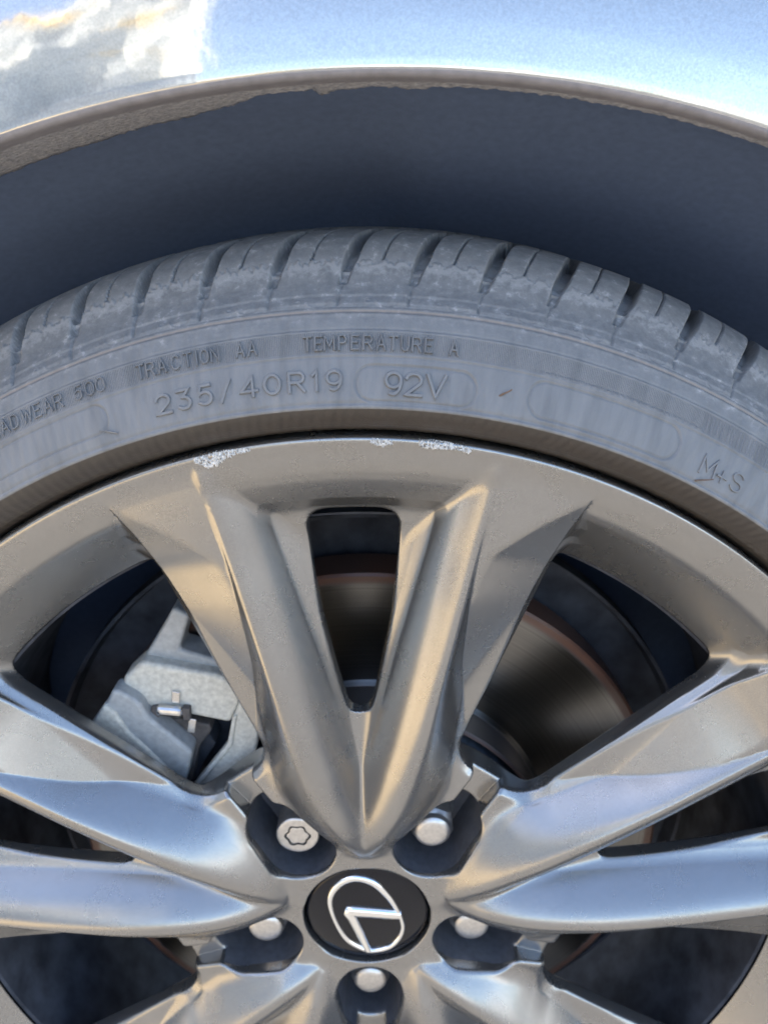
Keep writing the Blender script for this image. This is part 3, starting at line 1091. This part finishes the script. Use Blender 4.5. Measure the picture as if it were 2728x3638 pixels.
P_ = 5.05
scrape([(8.1 + P_, 255.0, 255.9), (7.5 + P_, 253.2, 256.3), (7.0 + P_, 250.8, 256.6), (6.4 + P_, 250.7, 256.8), (5.8 + P_, 252.2, 256.9), (5.2 + P_, 253.4, 256.6),
        (4.5 + P_, 254.2, 256.2), (3.7 + P_, 254.6, 255.8), (2.9 + P_, 255.2, 255.6)], 1.3)
scrape([(-6.8 + P_, 255.0, 256.0), (-7.3 + P_, 254.2, 256.2), (-7.9 + P_, 253.2, 256.0), (-8.4 + P_, 254.0, 255.8), (-8.95 + P_, 254.7, 255.4)], 5.1)
scrape([(-10.8 + P_, 255.4, 256.4), (-11.5 + P_, 253.6, 256.8), (-12.3 + P_, 253.8, 256.9), (-13.2 + P_, 254.0, 256.8), (-14.2 + P_, 254.6, 256.4), (-14.9 + P_, 253.9, 256.0),
        (-15.2 + P_, 254.0, 255.6), (-15.55 + P_, 255.0, 255.5)], 8.7)

# ------------------------------------------------------------------ centre cap
cap = lathe('centre_cap', [(0.01, 17.3), (10, 17.35), (20, 17.6), (26, 17.95), (29.5, 18.4), (30.8, 18.9), (31.4, 19.8), (31.6, 22)], M_CAP, car, 96, crease=0)
cap['label'] = 'gloss black centre cap with raised chrome oval emblem'


def capy(x, z):
    return float(np.interp(math.hypot(x, z), [0, 10, 20, 26, 29.5], [17.3, 17.35, 17.6, 17.95, 18.4]))


def bar(P, W, closed, rise, parent):
    """raised emblem stroke with a rounded-trapezoid section; P in mm (x, z), W widths"""
    n_ = len(P)
    V, F = [], []
    for i in range(n_):
        a = np.array(P[(i - 1) % n_]) if (closed or i > 0) else np.array(P[i])
        b = np.array(P[(i + 1) % n_]) if (closed or i < n_ - 1) else np.array(P[i])
        c = np.array(P[i])
        d1, d2 = c - a, b - c
        d1 = d1 / (np.linalg.norm(d1) or 1)
        d2 = d2 / (np.linalg.norm(d2) or 1)
        d = d1 + d2
        d /= np.linalg.norm(d) or 1
        nn = np.array((-d[1], d[0]))
        cc = max(0.45, abs(np.dot(nn, (-d2[1], d2[0]))) if np.linalg.norm(d2) else 1)
        for o_, h_ in ((-.5, -.3), (-.5, .35 * rise), (-.36, .85 * rise), (-.15, rise), (.15, rise), (.36, .85 * rise), (.5, .35 * rise), (.5, -.3)):
            q = c + nn * o_ * W[i] / cc
            V.append((q[0] / 1000, (capy(*q) - h_) / 1000, q[1] / 1000))
    k = 8
    for i in range(n_ if closed else n_ - 1):
        i2 = (i + 1) % n_
        for j in range(k - 1):
            F.append((i * k + j, i2 * k + j, i2 * k + j + 1, i * k + j + 1))
    if not closed:
        F.append(tuple(range(k)))
        F.append(tuple((n_ - 1) * k + j for j in reversed(range(k))))
    o = mesh_np('emblem_ring' if closed else 'emblem_letter', V, F, M_CHROME, parent)
    flat_by_angle(o, 60)
    return o


ringp = [(-17.6, 12.0), (-12.2, 21.6), (-3.6, 25.2), (5.2, 21.6), (11.6, 12.6), (15.4, 3.5), (17.2, -4.4), (17.2, -11.0), (14.2, -18.2), (8.6, -23.6), (-0.1, -25.0), (-5.5, -22.6), (-12.4, -15.2), (-16.6, -2.0)]
# closed Catmull-Rom through the ring points
rp, rw_ = [], []
m_ = len(ringp)
for i in range(m_):
    p0, p1, p2, p3 = (np.array(ringp[(i + k) % m_]) for k in (-1, 0, 1, 2))
    for t in np.linspace(0, 1, 8, endpoint=False):
        rp.append(0.5 * (2 * p1 + (p2 - p0) * t + (2 * p0 - 5 * p1 + 4 * p2 - p3) * t * t + (3 * p1 - p0 - 3 * p2 + p3) * t ** 3))
for q in rp:
    rw_.append(2.2 + 1.5 * max(0, q[1] / 26) ** 1.0 + 0.5 * max(0, -q[1] / 26))
bar(rp, rw_, True, 1.5, cap)
bar([(17.0, -1.2), (12, -0.2), (2, 2.0), (-6.4, 3.6), (-8.0, 3.7), (-8.7, 2.6), (-7.9, 0.2), (-5.2, -10.5), (-2.6, -22.6), (-2.2, -24.4)],
    [5.4, 5.5, 5.8, 6.2, 6.2, 5.8, 5.2, 4.5, 3.8, 3.6], False, 1.9, cap)
cap.rotation_euler.y = 0

# ------------------------------------------------------------------ brake
disc = lathe('brake_disc', [(99, 51), (100.5, 53), (100.5, 72.5), (102.0, 74), (103, 75), (164, 75), (165.5, 76), (165.5, 100), (163, 101)], M_ROTOR, car, 180)
lathe('rotor_hat', [(30, 50), (70, 50), (88, 50), (92.5, 52), (94.5, 56), (95.2, 73.2), (99.5, 73.4)], M_HUB, disc, 96)
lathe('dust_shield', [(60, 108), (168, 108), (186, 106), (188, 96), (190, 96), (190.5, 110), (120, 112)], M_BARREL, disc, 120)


def slab(name, P, y0, y1, m_, parent, bev=0.0012, top=None):
    """polygon in mm (x, z) extruded from y0 (outboard) to y1"""
    n_ = len(P)
    V = [(x / 1000, (y0 + (top[i] if top else 0)) / 1000, z / 1000) for i, (x, z) in enumerate(P)]
    V += [(x / 1000, y1 / 1000, z / 1000) for x, z in P]
    F = [tuple(range(n_)), tuple(range(2 * n_ - 1, n_ - 1, -1))]
    for i in range(n_):
        j = (i + 1) % n_
        F.append((i, n_ + i, n_ + j, j))
    o = mesh_np(name, V, F, m_, parent, smooth=False)
    me = o.data
    import bmesh
    bm = bmesh.new()
    bm.from_mesh(me)
    bmesh.ops.recalc_face_normals(bm, faces=bm.faces)
    bm.to_mesh(me)
    bm.free()
    if bev:
        bevel(o, bev, 3, 20)
    return o


cal = slab('brake_caliper', [(-131, 106.6), (-115.0, 124.1), (-109.2, 132.3), (-104.4, 130.1), (-98.0, 123.7), (-95.7, 115.0), (-86, 102.5), (-78.2, 92.0), (-81.6, 82.9), (-84.9, 74.6), (-94.5, 62.8), (-129.2, 72.3), (-140, 92)],
           40, 52, M_CALIPER, car, 0.002)
slab('caliper_finger', [(-130.0, 107.5), (-114.6, 125.4), (-110.2, 119.6), (-106.4, 108.2), (-99.0, 96.6), (-93, 86), (-90, 76), (-104.5, 70), (-128, 76), (-137, 92)], 38.4, 44, M_CAST, cal, 0.0016)
slab('mounting_bracket', [(-106.4, 133.5), (-94.9, 142.2), (-57.8, 130.2), (-48.4, 121.2), (-52.0, 113.0), (-58.3, 102.3), (-73.0, 107.5), (-97.6, 116.0), (-107.0, 126.2)], 47, 62, M_CAST, cal, 0.0022)
slab('bracket_arm', [(-98.9, 137.3), (-84.6, 155.0), (-76.3, 166.1), (-69.0, 161.2), (-77.9, 143.0), (-60.2, 135.0), (-59.0, 124.7), (-82.3, 118)], 54, 72, M_CALIPER, cal, 0.002)
slab('bracket_leg', [(-49.5, 118.6), (-41.9, 104.1), (-47.8, 84.6), (-67.2, 65.2), (-86.8, 52.2), (-98.1, 53.7), (-82.1, 68.2), (-60.6, 91.1), (-56.0, 106.0)], 45.5, 51.5, M_CAST, cal, 0.0016)
slab('leg_rib', [(-55.8, 107.5), (-53.3, 108.4), (-58.9, 90.4), (-80.4, 67.4), (-83.5, 67.6), (-61.2, 91.8)], 44.4, 49, M_CAST, cal, 0.0007)
slab('caliper_shade_slab', [(-109.4, 100), (-62.0, 98), (-56.5, 80), (-84, 44), (-122.0, 38.5)], 72.3, 74.3, M_BARREL, cal, 0.0005)  # thin dark slab added to stand in for shade behind the caliper
pad = slab('brake_pad', [(-99.9, 106.5), (-84.5, 104.6), (-70.6, 99.4), (-70.0, 96.0), (-78.2, 86.8), (-85.4, 67.3), (-93.9, 57.1), (-88, 83.2)], 51, 60, M_PAD, cal, 0.0010)
slab('pad_friction', [(-74.6, 92.4), (-71.1, 84.3), (-80.6, 71.5), (-88.6, 56.1), (-92.7, 56.5), (-80.7, 83.4)], 56, 70, M_BARREL, cal, 0.0006)
slab('spring_clip', [(-91.8, 119.0), (-78.6, 116.2), (-79.8, 110.4), (-93.0, 113.2)], 41.5, 46.5, M_CLIP, cal, 0.0024)
slab('clip_tab', [(-82.9, 124.9), (-79.3, 123.7), (-80.9, 117.4), (-84.6, 118.4)], 45.4, 46.4, M_CLIP, cal, 0.0003)
slab('clip_tab', [(-77.2, 109.4), (-73.7, 108.2), (-76.1, 100.6), (-79.8, 101.6)], 43.6, 44.4, M_CLIP, cal, 0.0003)
slab('clip_tab', [(-79.3, 116.2), (-75.6, 115.4), (-76.6, 108.4), (-80.0, 109.0)], 43.2, 47, M_PAD, cal, 0.0005)
slab('clip_tab', [(-94.8, 117.4), (-91.6, 117.6), (-92.4, 110.6), (-96.6, 112.6)], 44.4, 47, M_PAD, cal, 0.0005)
